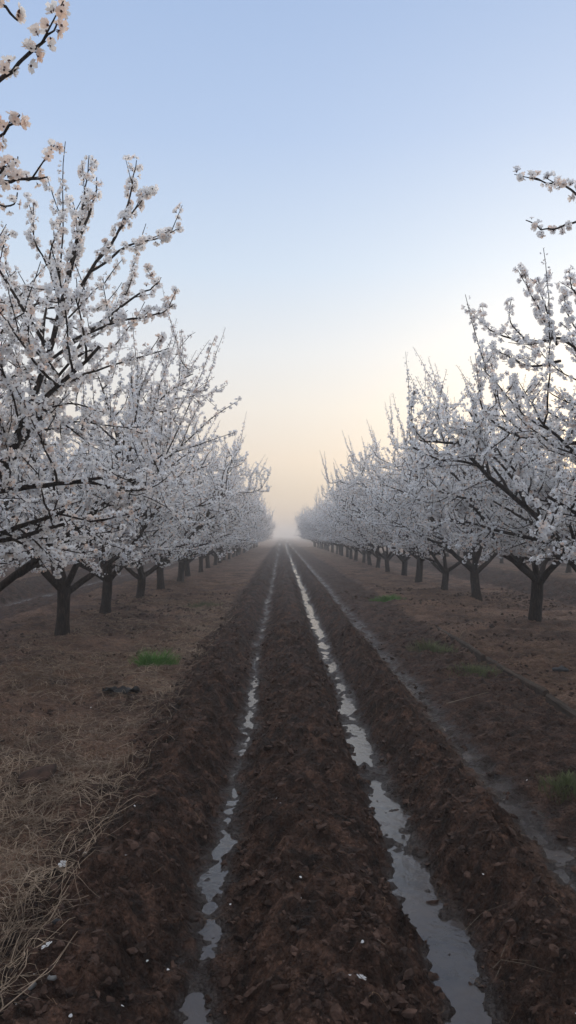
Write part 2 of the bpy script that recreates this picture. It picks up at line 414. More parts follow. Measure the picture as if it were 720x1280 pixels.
        for pts, rr, ln in L2:
            n3 = r.randint(5, 8)
            for j in range(n3):
                f = min(.99, .12 + .88 * (j + r.random() * .6) / n3); q = f * (len(pts) - 1); i = min(int(q), len(pts) - 2)
                p = pts[i].lerp(pts[i + 1], q - i); ax = (pts[i + 1] - pts[i]).normalized()
                side = s.rv(); side -= ax * side.dot(ax); side.normalize()
                d = ax * r.uniform(.2, .9) + side + Vector((0, 0, r.uniform(-.25, .4)))
                l3 = r.uniform(.35, .85)
                ps = s.path(p, d, l3, 7, .13, .02, .02, 1.25); s.tube(ps, .0105, .004, 4)
                L3.append(ps)
            if ln: s.blossoms(pts, .10, .046, .35)
        for ps in L3:
            s.blossoms(ps, .062, .048, .08, 1.0, False)
            for j in range(r.choice((1, 2, 2, 3))):
                q = r.uniform(.25, 1) * (len(ps) - 1.01); i = int(q); p = ps[i].lerp(ps[i + 1], q - i)
                ax = (ps[i + 1] - ps[i]).normalized(); d = ax * .5 + s.rv(.6) + Vector((0, 0, .3))
                l4 = r.uniform(.15, .42); pp = s.path(p, d, l4, 4, .12, .03, 0, 1.1)
                s.tube(pp, .006, .003, 3); s.blossoms(pp, .056, .048, .1, 1.0, r.random() < .4)
        # upright last-year shoots that make the spiky outline
        cand = [ps for ps in L3 if ps[-1].z > 2.9] or L3
        for _ in range(s.shoots):
            ps = r.choice(cand); p = ps[-2]
            o = Vector((p.x, p.y, 0)).normalized()
            d = Vector((0, 0, 1)) + o * r.uniform(-.1, .75) + s.rv(.13)
            l = r.uniform(.4, .95); pts = [p.copy()]; d.normalize()
            for i in range(6): d = (d + s.rv(.045) + Vector((0, 0, .04))).normalized(); pts.append(pts[-1] + d * l / 6)
            s.tube(pts, .0065, .0025, 4); s.blossoms(pts, .046, .040, .0, 1.0, True, .014)
        return s
    def custom(s, pts, r0=.012, side=5, bs=.042, step=.062, bud=True):
        # smooth a hand laid polyline
        P_ = [Vector(p) for p in pts]; out = []
        for i in range(len(P_) - 1):
            a = P_[max(0, i - 1)]; b = P_[i]; c = P_[i + 1]; d = P_[min(len(P_) - 1, i + 2)]
            for k in range(4):
                t = k / 4; out.append(.5 * ((2 * b) + (c - a) * t + (2 * a - 5 * b + 4 * c - d) * t * t + (3 * b - a - 3 * c + d) * t ** 3) + s.rv(.004))
        out.append(P_[-1]); s.tube(out, r0, .0028, side, 0, .1)
        s.blossoms(out, step, bs, .12, 1.0, False, .020)
        if bud:
            for q in (.3, .5, .7, .85):
                i = int(q * (len(out) - 1)); d = (out[i + 1] - out[i]).normalized() + s.rv(.6); d.z += .4
                l = s.r.uniform(.07, .2); pp = [out[i], out[i] + d.normalized() * l * .5, out[i] + d.normalized() * l]
                s.tube(pp, .004, .002, 4); s.blossoms(pp, .045, bs, .4, 1, False, .016)
    def build(s, root):
        V = []; Q = []; nv = 0
        for pts, r0, r1, sd, flare, knob in s.tubes:
            n = len(pts); cs = np.arange(sd) * 2 * math.pi / sd; c_, s_ = np.cos(cs), np.sin(cs)
            ph = s.r.random() * 6
            ref = None; rings = []
            for i in range(n):
                t = (pts[min(i + 1, n - 1)] - pts[max(i - 1, 0)]).normalized()
                if ref is None: ref = t.orthogonal().normalized()
                ref = (ref - t * ref.dot(t)); ref = ref.normalized() if ref.length > 1e-5 else t.orthogonal().normalized()
                b = t.cross(ref); f = i / (n - 1); rad = r0 + (r1 - r0) * f ** .85
                if flare: rad *= 1 + .35 * math.exp(-max(0, pts[i].z) / .07)
                rr = rad * (1 + knob * (np.sin(cs * 3 + ph + i * .4) * .5 + np.sin(cs * 5 - ph) * .4 + s.np.uniform(-.6, .6)))
                rr = np.broadcast_to(rr, c_.shape)
                rings.append(np.array(pts[i])[None] + np.array(ref)[None] * (c_ * rr)[:, None] + np.array(b)[None] * (s_ * rr)[:, None])
            V.append(np.concatenate(rings)); k = np.arange(sd); k2 = (k + 1) % sd
            for i in range(n - 1):
                a = nv + i * sd
                Q.append(np.stack([a + k, a + k2, a + sd + k2, a + sd + k], -1).reshape(-1))
            # closed tip
            V.append(np.array([pts[-1]])); Q_tip = np.stack([nv + (n - 1) * sd + k, nv + (n - 1) * sd + k2, np.full(sd, nv + n * sd), np.full(sd, nv + n * sd)], -1)
            s_tip = Q_tip[:, :3].reshape(-1)
            Q.append(('tri', s_tip)); nv += n * sd + 1
        loops = []; sizes = []
        for q in Q:
            if isinstance(q, tuple): loops.append(q[1]); sizes.append(np.full(len(q[1]) // 3, 3))
            else: loops.append(q); sizes.append(np.full(len(q) // 4, 4))
        o1 = mesh_np('trunk', np.concatenate(V), np.concatenate(loops), np.concatenate(sizes), [M_bark], root)
        # blossoms
        B = s.bl; n = len(B)
        pos = np.array([b[0] for b in B]); nrm = np.array([b[1] for b in B]); sz = np.array([b[2] for b in B]) * .5 * 1.14 * s.size
        cup = np.array([b[3] for b in B]); tint = np.array([b[4] for b in B])
        ref = np.where(np.abs(nrm[:, 2:3]) < .9, np.array([[0, 0, 1.]]), np.array([[1., 0, 0]]))
        u = np.cross(ref, nrm); u /= np.linalg.norm(u, axis=1, keepdims=True); v = np.cross(nrm, u)
        rot = s.np.uniform(0, 6.28, n)
        # petal outline (radius along, half-width, lift fraction)
        tmpl = [(.05, 0), (.50, -.36), (.93, -.30), (1.0, 0.0), (.93, .30), (.50, .36)] if s.hero else [(.05, 0), (.52, -.38), (.97, -.25), (.97, .25), (.52, .38)]
        k = len(tmpl); VV = np.zeros((n, 5, k, 3)); RR = np.zeros((n, 5, k))
        for pi in range(5):
            a = rot + pi * 1.2566 + s.np.uniform(-.12, .12, n); ca = np.cos(a)[:, None]; sa = np.sin(a)[:, None]
            e = u * ca + v * sa; f = -u * sa + v * ca
            cp = cup + s.np.uniform(-.15, .15, n)
            for vi, (l, w) in enumerate(tmpl):
                ang = cp * (.5 + .9 * l) ; rr = l * np.cos(ang * .8); zz = l * np.sin(ang * .8) + .10 * abs(w)
                if l > .98 and s.hero: rr = rr * .9
                VV[:, pi, vi] = pos + (e * rr[:, None] + f * w + nrm * zz[:, None]) * sz[:, None]
                RR[:, pi, vi] = l
        verts = VV.reshape(-1, 3); loops = np.arange(n * 5 * k); sizes = np.full(n * 5, k); mi = np.zeros(n * 5)
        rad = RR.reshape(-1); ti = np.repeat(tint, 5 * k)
        if s.hero:      # calyx cups below the petals, only worth having close by
            cv = np.zeros((n, 5, 3)); 
            for q in range(4):
                a = rot + q * 1.5708; e = u * np.cos(a)[:, None] + v * np.sin(a)[:, None]
                cv[:, q] = pos + (e * .20 + nrm * .12) * sz[:, None]
            cv[:, 4] = pos - nrm * (.42 * sz)[:, None]
            base = len(verts); idx = base + np.arange(n)[:, None] * 5
            tl = np.concatenate([np.concatenate([idx + 4, idx + q, idx + (q + 1) % 4], 1) for q in range(4)], 1).reshape(-1)
            verts = np.concatenate([verts, cv.reshape(-1, 3)]); loops = np.concatenate([loops, tl]); sizes = np.concatenate([sizes, np.full(n * 4, 3)])
            mi = np.concatenate([mi, np.ones(n * 4)]); rad = np.concatenate([rad, np.ones(n * 5)]); ti = np.concatenate([ti, np.zeros(n * 5)])
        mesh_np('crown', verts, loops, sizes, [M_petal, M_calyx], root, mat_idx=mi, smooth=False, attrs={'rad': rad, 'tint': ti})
        return n

ORD = 'first second third fourth fifth sixth seventh eighth ninth tenth eleventh twelfth thirteenth fourteenth fifteenth sixteenth seventeenth eighteenth nineteenth twentieth'.split()
protos = []
def new_tree(seed, loc, hero=False, custom=None, reach=2.6, rz=0.0, size=1.0, dens=1.6):
    root = empty('almond_tree', loc, rz); t = Tree(seed, size, reach, dens, hero); t.shoots = 0 if reach < 2 else 10 if seed == 102 else t.shoots; t.grow()
    if custom: custom(t, Vector(loc))
    n = t.build(root); print('tree', seed, len(t.tubes), n)
    return root
def copy_tree(src, loc, rz, s=1.0):
    c = src.copy(); C.objects.link(c); c.location = loc; c.rotation_euler = (0, 0, rz); c.scale = (s, s, s)
    for ch in src.children:
        k = ch.copy(); C.objects.link(k); k.parent = c
    return c

XL, XR = -3.1, 4.12
def base_at(x, y): return (x, y, float(np.interp(np.mod(x + 3.1, 7.2) - 3.1, PX, PZ)) - .0)

def cust_left(t, loc):
    W = lambda px, py, d: P(px, py, d) - loc
    t.custom([(.9, .2, 2.2), W(-160, 200, 2.25), W(-40, 118, 2.3), W(0, 82, 2.3), W(36, 50, 2.3), W(66, 14, 2.3)], .016)
    t.custom([(.8, .1, 2.6), W(-150, 10, 2.4), W(-60, -60, 2.35), W(-10, -12, 2.3), W(16, 10, 2.3)], .014, bud=False)
    t.custom([(.9, .3, 2.1), W(-120, 250, 2.5), W(-40, 190, 2.5), W(0, 155, 2.5), W(20, 132, 2.5)], .013, bud=False)
    t.custom([(.9, .3, 2.0), W(-110, 300, 2.8), W(-30, 232, 2.9), W(10, 216, 2.9), W(32, 217, 2.9), W(56, 212, 2.9)], .014)
    t.custom([W(-30, 232, 2.9), W(-5, 205, 2.8), W(8, 196, 2.8), W(18, 186, 2.8)], .006, bud=False)
    t.custom([W(-30, 240, 3.2), W(10, 250, 3.3), W(18, 232, 3.3)], .006, bud=False)
def cust_right(t, loc):
    W = lambda px, py, d: P(px, py, d) - loc
    t.custom([(-.9, .4, 2.2), W(820, 300, 4.0), W(760, 262, 4.2), W(720, 225, 4.3), W(690, 217, 4.3), W(668, 208, 4.3)], .014)
    t.custom([W(820, 300, 4.0), W(765, 262, 4.2), W(722, 268, 4.25), W(690, 278, 4.3), W(662, 265, 4.3)], .012, bud=False)

def cust_left2(t, loc):
    W = lambda px, py, d: P(px, py, d) - loc
    k = dict(bs=.046, step=.052)
    t.custom([(.35, 0, 1.0), W(-60, 690, 5.1), W(0, 600, 5.1), W(38, 500, 5.1), W(70, 400, 5.1), W(90, 310, 5.0), W(112, 250, 5.0), W(118, 212, 5.0)], .042, 8, **k)
    t.custom([W(84, 340, 5.0), W(96, 275, 5.0), W(104, 230, 5.0), W(108, 184, 5.0)], .010, **k)
    t.custom([W(70, 400, 5.1), W(120, 320, 5.0), W(148, 278, 5.0), W(160, 235, 5.0), W(168, 190, 5.0)], .016, **k)
    t.custom([W(140, 292, 5.0), W(165, 255, 5.0), W(188, 224, 5.0)], .009, **k)
    t.custom([W(110, 335, 5.0), W(160, 300, 4.9), W(195, 290, 4.9), W(224, 275, 4.9)], .011, **k)
    t.custom([W(55, 450, 5.1), W(110, 410, 5.0), W(165, 365, 4.9), W(190, 352, 4.9), W(200, 340, 4.9)], .014, **k)
    t.custom([W(90, 420, 5.0), W(150, 395, 4.9), W(195, 388, 4.9), W(216, 374, 4.9)], .011, **k)
    t.custom([W(60, 430, 5.1), W(20, 370, 5.1), W(-10, 320, 5.1), W(-20, 270, 5.1)], .016, **k)
    t.custom([W(75, 380, 5.1), W(60, 320, 5.1), W(72, 270, 5.1), W(60, 225, 5.1)], .011, **k)
    t.custom([W(60, 330, 5.1), W(40, 290, 5.1), W(38, 245, 5.1)], .009, **k)
    t.custom([W(88, 330, 5.0), W(98, 280, 5.1), W(84, 238, 5.1)], .009, **k)
    t.custom([W(35, 510, 5.1), W(90, 470, 4.9), W(150, 450, 4.8), W(210, 430, 4.8)], .013, **k)
def cust_left3(t, loc):
    W = lambda px, py, d: P(px, py, d) - loc
    k = dict(bs=.046, step=.050)
    t.custom([(.4, 0, 1.5), W(185, 590, 10.4), W(225, 555, 10.3), W(262, 520, 10.3), W(302, 493, 10.3)], .022, 6, **k)
    t.custom([W(205, 570, 10.4), W(232, 510, 10.3), W(252, 460, 10.3), W(268, 416, 10.3)], .014, **k)
    t.custom([W(225, 555, 10.3), W(250, 500, 10.2), W(284, 476, 10.2)], .010, **k)
    t.custom([W(215, 562, 10.3), W(260, 548, 10.2), W(296, 535, 10.2)], .010, **k)
def cust_right2(t, loc):
    W = lambda px, py, d: P(px, py, d) - loc
    t.custom([(-.5, .1, 1.7), (-1.1, .1, 2.35), W(720, 425, 6.1), W(675, 420, 6.1), W(640, 418, 6.1), W(608, 400, 6.1), W(587, 374, 6.1)], .022, bs=.05, step=.050)
    t.custom([W(660, 420, 6.1), W(641, 395, 6.1), W(643, 365, 6.1)], .009, bs=.045, step=.050, bud=False)
    t.custom([W(700, 424, 6.0), W(680, 385, 6.0), W(662, 350, 6.0), W(656, 336, 6.0)], .010, bs=.05, step=.046)
    t.custom([W(700, 424, 6.0), W(684, 370, 6.0), W(676, 338, 6.0)], .010, bs=.05, step=.046)
    t.custom([W(760, 424, 6.0), W(722, 400, 6.0), W(707, 355, 6.0)], .010, bs=.05, step=.046)
    t.custom([(-.9, .1, 2.1), W(735, 380, 6.3), W(720, 350, 6.3), W(716, 330, 6.3)], .014, bs=.05, step=.046)
    t.custom([W(705, 445, 5.9), W(668, 452, 5.9), W(640, 440, 5.9), W(622, 432, 5.9)], .012, bs=.05, step=.044)
rnd = random.Random(5)
G_L = 'almond trees in blossom along the straw side of the ploughed track'
G_R = 'almond trees in blossom along the timber edging side of the ploughed track'
G_B = 'almond trees in blossom standing in the alleys beyond'
near_seed_l = {0: 101, 1: 102, 2: 103, 3: 104, 4: 105, 5: 106}
near_seed_r = {0: 201, 1: 202, 2: 203, 3: 204, 4: 205}

def label_for(side, i):
    where = 'row on the straw side' if side < 0 else 'row beside the timber edging'
    if i < 20: o = ORD[i]
    else: o = 'twenty-' + ORD[i - 20] if i - 20 < 9 else 'thirty-' + ORD[i - 30] if i > 30 else 'thirtieth'
    mist = '' if i < 6 else ' half lost in mist' if i < 14 else ' fading in thick mist'
    return f'{o} white blossoming almond tree{mist}, {where}'

for i, d in enumerate(left_d):
    x = XL + rnd.uniform(-.08, .08) if i > 5 else {2: -3.42, 3: -3.09, 4: -3.18, 5: -3.08}.get(i, XL)
    if i in near_seed_l:
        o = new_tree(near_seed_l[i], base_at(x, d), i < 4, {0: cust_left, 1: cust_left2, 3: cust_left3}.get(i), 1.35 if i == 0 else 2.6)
        if i in (0, 1, 2): o.scale = [(1,) * 3, (1,) * 3, (.87,) * 3][i]
        if i > 2: protos.append(o)
    else:
        o = copy_tree(protos[i % len(protos)] if len(protos) < 4 else protos[rnd.randrange(len(protos))], base_at(x, d), rnd.uniform(0, 6.28), rnd.uniform(.88, 1.05))
    tag(o, label_for(-1, i), 'tree', G_L)
for i, d in enumerate(right_d):
    x = {3: 4.12, 4: 4.30, 5: 4.17, 6: 4.07}.get(i, XR) + (rnd.uniform(-.08, .08) if i > 6 else 0)
    if i in near_seed_r:
        o = new_tree(near_seed_r[i], base_at(x, d), i < 3, {0: cust_right, 1: cust_right2}.get(i), 1.9 if i == 0 else 2.6)
        if i > 2: protos.append(o)
    else:
        o = copy_tree(protos[rnd.randrange(len(protos))], base_at(x, d), rnd.uniform(0, 6.28), rnd.uniform(.90, 1.08))
    tag(o, label_for(1, i), 'tree', G_R)
for k, d0, d1 in ((1, 19, 60), (2, 34, 66)):
    for sgn in (-1, 1):
        x0 = XL - 7.2 * k if sgn < 0 else XR + 7.2 * k
        d = d0 + rnd.uniform(0, 1)
        while d < d1:
            o = copy_tree(protos[rnd.randrange(len(protos))], base_at(x0 + rnd.uniform(-.1, .1), d), rnd.uniform(0, 6.28), rnd.uniform(.93, 1.06))
            side = 'beyond the straw side row' if sgn < 0 else 'beyond the timber edging row'
            tag(o, f'pale misty almond tree in the {ORD[k-1]} row {side}', 'tree', f'misty almond trees in the {ORD[k-1]} row {side}')
            d += 3.05

# ------------------------------------------------------------------ loose clods
def ico(sub):
    import bmesh
    bm = bmesh.new(); bmesh.ops.create_icosphere(bm, subdivisions=sub, radius=1)
    V = np.array([v.co[:] for v in bm.verts]); Fc = np.array([[v.index for v in f.verts] for f in bm.faces]); bm.free()
    return V, Fc
ICO2, ICO1 = ico(2), ico(1)
def clod_mesh(items, sub, seed, jag=.13):
    rs = np.random.RandomState(seed); V0, F0 = sub
    VV = []; FF = []; nv = 0
    for (x, y, z, s) in items:
        q = Matrix.Rotation(rs.uniform(0, 6.28), 3, Vector(rs.normal(size=3)).normalized())
        V = V0.copy()
        for _ in range(3):
            dvec = rs.normal(size=3); dvec /= np.linalg.norm(dvec)
            V *= (1 + .25 * np.sin(V @ dvec * rs.uniform(1.5, 4.5) + rs.uniform(0, 6)))[:, None]
        for _ in range(3):      # broken faces
            dvec = rs.normal(size=3); dvec /= np.linalg.norm(dvec); h = V @ dvec; c = rs.uniform(.35, .8)
            V -= np.clip(h - c, 0, 9)[:, None] * dvec[None]
        V *= rs.uniform(1 - jag, 1 + jag, (len(V), 1)) * np.array([1, rs.uniform(.6, 1), rs.uniform(.55, .9)])
        V = V @ np.array(q); V[:, 2] *= .9
        VV.append(V * s + np.array([x, y, z])); FF.append(F0 + nv); nv += len(V)
    return np.concatenate(VV), np.concatenate(FF)
rs = np.random.RandomState(9)
def scatter(n, x0, x1, y0, y1, dfun, pw=1.6):
    out = []
    while len(out) < n:
        m = n * 2
        x = rs.uniform(x0, x1, m); y = y0 + (y1 - y0) * rs.random_sample(m) ** pw
        keep = rs.random_sample(m) < dfun(x, y)
        out += list(zip(x[keep], y[keep]))
    return np.array(out[:n])
def on_ridge(x, y):
    xw, xs_, b, t, mu, fu, ow = fields(x, y); return np.clip(t * (1 - fu * 1.1) + .12 * mu, 0, 1)
def on_strip(x, y):
    xw, xs_, b, t, mu, fu, ow = fields(x, y); return np.clip((1 - t) * (1 - fu), 0, 1) * (vnoise(x / .7, y / .5, 77) > 0)
def make_clods():
    pts = np.concatenate([scatter(13000, -1.25, 2.3, 1.5, 11, on_ridge, 1.9), scatter(8000, -4.5, 6.5, 2.5, 20, on_strip, 1.4)])
    z = height(pts[:, 0], pts[:, 1]); n = len(pts); s = (.005 + .019 * rs.random_sample(n) ** 3.4 + .010 * (rs.random_sample(n) > .985)) * (1 + .10 * np.clip(pts[:, 1] - 4, 0, 12))
    big = s > .013
    a = [(p[0], p[1], zz, ss) for p, zz, ss, b in zip(pts, z, s, big) if b]
    c = [(p[0], p[1], zz, ss) for p, zz, ss, b in zip(pts, z, s, big) if not b]
    V1, F1 = clod_mesh(a, ICO2, 1); V2, F2 = clod_mesh(c, ICO1, 2)
    V = np.concatenate([V1, V2]); Fc = np.concatenate([F1, F2 + len(V1)])
    o = mesh_np('soil_clods', V, Fc.reshape(-1), np.full(len(Fc), 3), [M_clod], smooth=False)
    tag(o, 'crumbly dark brown clods lying over the ploughed ridges', 'soil clods', kind='stuff')
make_clods()

# ------------------------------------------------------------------ straw, grass: thin bent blades
def blades(paths, widths, flat=False):
    """each path (k,3) -> a thin 3-sided tapering tube"""
    n, k, _ = paths.shape
    t = np.gradient(paths, axis=1); t /= np.linalg.norm(t, axis=2, keepdims=True) + 1e-9
    up = np.zeros_like(t); up[..., 2] = 1
    s = np.cross(t, up); l = np.linalg.norm(s, axis=2, keepdims=True); s = np.where(l > .05, s / (l + 1e-9), np.array([1., 0, 0]))
    b = np.cross(s, t)
    tp = np.linspace(1, .35, k)[None, :, None] * widths[:, None, None]
    v0 = paths + s * tp; v1 = paths - s * tp * .8 + b * tp * .5; v2 = paths - b * tp * .6
    V = np.stack([v0, v1, v2], 2).reshape(-1, 3)        # n,k,3
    base = (np.arange(n) * k * 3)[:, None, None]; i = (np.arange(k - 1) * 3)[None, :, None]; j = np.arange(3)[None, None, :]; j2 = (j + 1) % 3
    Q = np.stack([base + i + j, base + i + j2, base + i + 3 + j2, base + i + 3 + j], -1).reshape(-1)
    return V, Q, np.full(n * (k - 1) * 3, 4)
def lying(pts, lens, seed, lift=.02, curl=1.2, prefer=None, k=6):
    r_ = np.random.RandomState(seed); n = len(pts)
    a = r_.uniform(0, 6.28, n) if prefer is None else prefer + r_.normal(0, .5, n)
    cur = r_.normal(0, curl, n); P_ = np.zeros((n, k, 3)); x = pts[:, 0].copy(); y = pts[:, 1].copy()
    rise = np.abs(r_.normal(0, 1, n)) * lift; tilt = r_.normal(0, .12, n)
    for i in range(k):
        f = i / (k - 1); P_[:, i, 0] = x; P_[:, i, 1] = y
        P_[:, i, 2] = height(x, y, True) + .003 + rise * math.sin(math.pi * min(1, f * 1.1) ) + np.clip(tilt, 0, 1) * lens * f * .6
        aa = a + cur * f; x = x + np.cos(aa) * lens / (k - 1); y = y + np.sin(aa) * lens / (k - 1)
    # smooth z
    z = P_[:, :, 2]; z2 = z.copy(); z2[:, 1:-1] = np.maximum(z[:, 1:-1] * .5 + .25 * (z[:, :-2] + z[:, 2:]), z[:, 1:-1] - .004); P_[:, :, 2] = z2
    return P_
def heap(x, y):
    d = np.zeros_like(x)
    for cx, cy, rx, ry, w in ((-1.25, 3.0, .40, .55, 1), (-1.62, 3.9, .55, .6, 1), (-1.35, 4.6, .5, .45, .8), (-2.1, 5.1, .6, .5, .7), (-1.35, 5.9, .45, .6, .5), (-.98, 2.45, .16, .45, .9), (-1.2, 7.2, .6, .8, .3), (-2.4, 3.3, .6, .8, .8), (-1.5, 9.0, .5, .8, .6), (-1.3, 11.5, .4, 1.2, .5), (-2.6, 8.0, .5, .9, .4), (-1.5, 14.5, .4, 1.5, .4)):
        d = d + w * np.exp(-((x - cx) / rx) ** 2 - ((y - cy) / ry) ** 2)
    return np.clip(d, 0, 1) * (x < -.82)
def make_straw():
    p1 = scatter(7500, -3.2, -.8, 1.7, 16, heap, 1.3); l1 = rs.uniform(.06, .30, len(p1))
    a = lying(p1, l1, 3, .028, 1.3); w1 = (.0009 + .0022 * rs.random_sample(len(p1)) ** 2) * (1 + .07 * np.clip(p1[:, 1] - 4, 0, 12))
    strip = lambda x, y: (np.clip(1 - fields(x, y)[3] * 1.3, 0, 1) * (1 - .85 * fields(x, y)[4])) * (vnoise(x / .8, y / .8, 7) > -.15)
    p2 = scatter(7500, -3.6, -.95, 2, 17, strip, 1.2); l2 = rs.uniform(.04, .22, len(p2))
    b = lying(p2, l2, 4, .010, 1.0); w2 = rs.uniform(.0012, .0026, len(p2)) * (1 + p2[:, 1] * .06)
    V, Q, S = blades(np.concatenate([a, b]), np.concatenate([w1, w2]))
    tag(mesh_np('straw', V, Q, S, [M_straw]), 'tangled dry tan straw strewn along the margin beside the ploughed ridge', 'straw', kind='stuff')
    p3 = scatter(7500, 2.35, 7.0, 4, 20, strip, 1.1); p4 = scatter(6500, -5.5, -1.0, 7, 24, strip, 1.1); p3 = np.concatenate([p3, p4])
    l3 = rs.uniform(.05, .22, len(p3)); c = lying(p3, l3, 5, .012, 1.0); w3 = rs.uniform(.0015, .003, len(p3)) * (1 + p3[:, 1] * .06)
    V, Q, S = blades(c, w3)
    tag(mesh_np('plant_litter', V, Q, S, [M_litter]), 'reddish brown dead grass litter under the almond trees', 'litter', kind='stuff')
    p5 = scatter(420, -.95, 2.3, 1.7, 8, lambda x, y: x * 0 + .6, 1.5); l5 = rs.uniform(.03, .13, len(p5))
    V, Q, S = blades(lying(p5, l5, 8, .008, 1.4), rs.uniform(.0006, .0012, len(p5)))
    tag(mesh_np('root_fibres', V, Q, S, [M_litter]), 'thin pale root fibres caught in the ploughed soil', 'root fibres', kind='stuff')
make_straw()

def tuft(px, py, rad, n, hgt, mat, label, name='grass_tuft', wd=.0016, cat='grass', fl=.5):
    p = at(px, py); r_ = np.random.RandomState(int(px * 7 + py)); k = 5
    a = r_.uniform(0, 6.28, n); rr = rad * 1.12 * r_.random_sample(n) ** .9
    x = np.cos(a) * rr; y = np.sin(a) * rr * .7; h = hgt * r_.uniform(.25, 1.15, n) * (1 + .5 * vnoise(x / .07 + px, y / .07, 5)) * np.clip(1 - .35 * (rr / rad) ** 2, .2, 1); b = a + r_.normal(0, .8, n)
    Pth = np.zeros((n, k, 3)); z0 = height(x + p.x, y + p.y) - p.z
    for i in range(k):
        f = i / (k - 1); Pth[:, i, 0] = x + np.cos(b) * h * fl * f ** 1.7; Pth[:, i, 1] = y + np.sin(b) * h * fl * f ** 1.7; Pth[:, i, 2] = z0 - .01 + h * (f - .25 * fl * f * f)
    V, Q, S = blades(Pth, r_.uniform(.6, 1.3, n) * wd)
    o = mesh_np(name, V, Q, S, [mat], loc=p); tag(o, label, cat, 'grass tufts growing on the orchard floor')
tuft(195, 826, .25, 800, .20, M_grass, 'bright green grass clump on the straw side strip', wd=.0035)
tuft(484, 746, .36, 700, .18, M_grass, 'small green grass clump near the misty edging side trees', wd=.006)
tuft(256, 752, .40, 480, .11, M_weed, 'faint olive grass patch far along the straw side strip', wd=.005)
tuft(540, 806, .30, 520, .14, M_weed, 'dull olive weed tuft at the far end of the timber edging', wd=.0032)
tuft(592, 836, .28, 520, .10, M_weed, 'sparse grey green weeds beside the middle of the timber edging', wd=.0026)
tuft(706, 978, .15, 620, .10, M_weed, 'grey green weed tuft on the mud by the shallow puddles', wd=.0018)
tuft(572, 792, .08, 26, .28, M_straw, 'tall dry straw coloured weed stalks beside the timber edging', 'dry_weed', .003, 'weed', .7)

# ------------------------------------------------------------------ timber edging
def board(y0, y1, x0, x1, label, h=.045, w=.028):
    n = 40; ys = np.linspace(y0, y1, n); r_ = np.random.RandomState(int(y0 * 100)); V = []; 
    for i, y in enumerate(ys):
        x = x0 + (x1 - x0) * i / (n - 1) + .012 * math.sin(y * 2.1); zt = .075 + h * .5 + .012 * math.sin(y * 1.3 + y0); j = r_.uniform(-.004, .004, 6)
        V += [(x - w + j[0], y, zt - .16), (x - w + j[1], y, zt - .012), (x - w + .012, y, zt + j[2]), (x + w - .012, y, zt + .004 + j[3]), (x + w + j[4], y, zt - .010), (x + w + j[5], y, zt - .16)]
    q = []; s = []
    for i in range(n - 1):
        for k in range(6): a = i * 6 + k; b = i * 6 + (k + 1) % 6; q += [a, b, b + 6, a + 6]; s.append(4)
    q += list(range(5, -1, -1)); s.append(6); q += [(n - 1) * 6 + k for k in range(6)]; s.append(6)
    V = np.array(V); c = np.array([x0, y0, 0]); o = mesh_np('edging_board', V - c, q, s, [M_wood], smooth=False, loc=c)
    tag(o, label, 'board', 'weathered boards edging the mud')
board(3.2, 6.6, 2.31, 2.36, 'brown edging board at the frame edge, biggest of the three half buried boards')
board(6.68, 8.6, 2.37, 2.40, 'middle of the three weathered edging boards sunk in the mud', .05)
board(8.66, 11.6, 2.36, 2.44, 'farthest of the three edging boards, partly covered by weeds and soil', .03)

# ------------------------------------------------------------------ small things on the ground
def small_rock(px, py, s, flat, mat, label, name='stone', cat='stone', rot=0.0, sink=.2):
    p = at(px, py); V, Fc = clod_mesh([(0, 0, 0, 1)], ICO2, int(px + py)); V = V / np.abs(V).max(0) * np.array([s, s * .62, s * flat])
    ca, sa = math.cos(rot), math.sin(rot); V = V @ np.array([[ca, sa, 0], [-sa, ca, 0], [0, 0, 1]])
    o = mesh_np(name, V, Fc.reshape(-1), np.full(len(Fc), 3), [mat], loc=p + Vector((0, 0, s * flat * (1 - 2 * sink) + .006))); tag(o, label, cat)
small_rock(134, 1104, .030, .35, M_stone, 'pale grey flat pointed stone on the ridge by the straw', rot=.5)
small_rock(80, 1128, .036, .5, M_darkstone, 'smooth dark slate stone lying against the straw', rot=-.4)
small_rock(70, 1200, .018, .7, M_stone, 'small rounded grey pebble near the frame corner straw', 'pebble', 'pebble')
small_rock(48, 1201, .017, .5, M_stone, 'pale oval pebble among straw, beside the darker one', 'pebble', 'pebble', 1.0)
small_rock(352, 1222, .030, .8, M_clod, 'rounded brown clod on the middle ridge, biggest near the bottom edge', 'soil_clod', 'clod')
small_rock(508, 1095, .034, .45, M_darkstone, 'dark flat clod standing in the widest puddle', 'soil_clod', 'clod', .2)
small_rock(538, 1118, .03, .5, M_clod, 'brown clod at the shore of the widest puddle', 'soil_clod', 'clod')
small_rock(702, 832, .10, .45, M_darkstone, 'dark wet stone beside the edging side tree', 'stone', 'stone')
small_rock(40, 970, .16, .35, M_clod, 'broad flat earth lump showing through the straw', 'soil_clod', 'clod', .3)

def plastic():
    p = at(153, 862); n = 14; V = []; q = []
    for i in range(n):
        for j in range(6):
            u = i / (n - 1) - .5; v = j / 5 - .5; e = math.sqrt(max(0, 1 - (2 * u) ** 2)) * .9 + .1
            V.append((u * .34, v * .13 * e, .03 + .028 * math.sin(u * 9 + 1) * math.cos(v * 5) + .012 * math.sin(u * 23 + v * 11) + .02 * (.25 - v * v)))
    for i in range(n - 1):
        for j in range(5): a = i * 6 + j; q += [a, a + 6, a + 7, a + 1]
    o = mesh_np('plastic_scrap', V, q, [4] * (len(q) // 4), [M_black], loc=p)
    sm = o.modifiers.new('thick', 'SOLIDIFY'); sm.thickness = .004
    tag(o, 'crumpled black plastic scrap lying on the straw side strip', 'plastic scrap')
plastic()

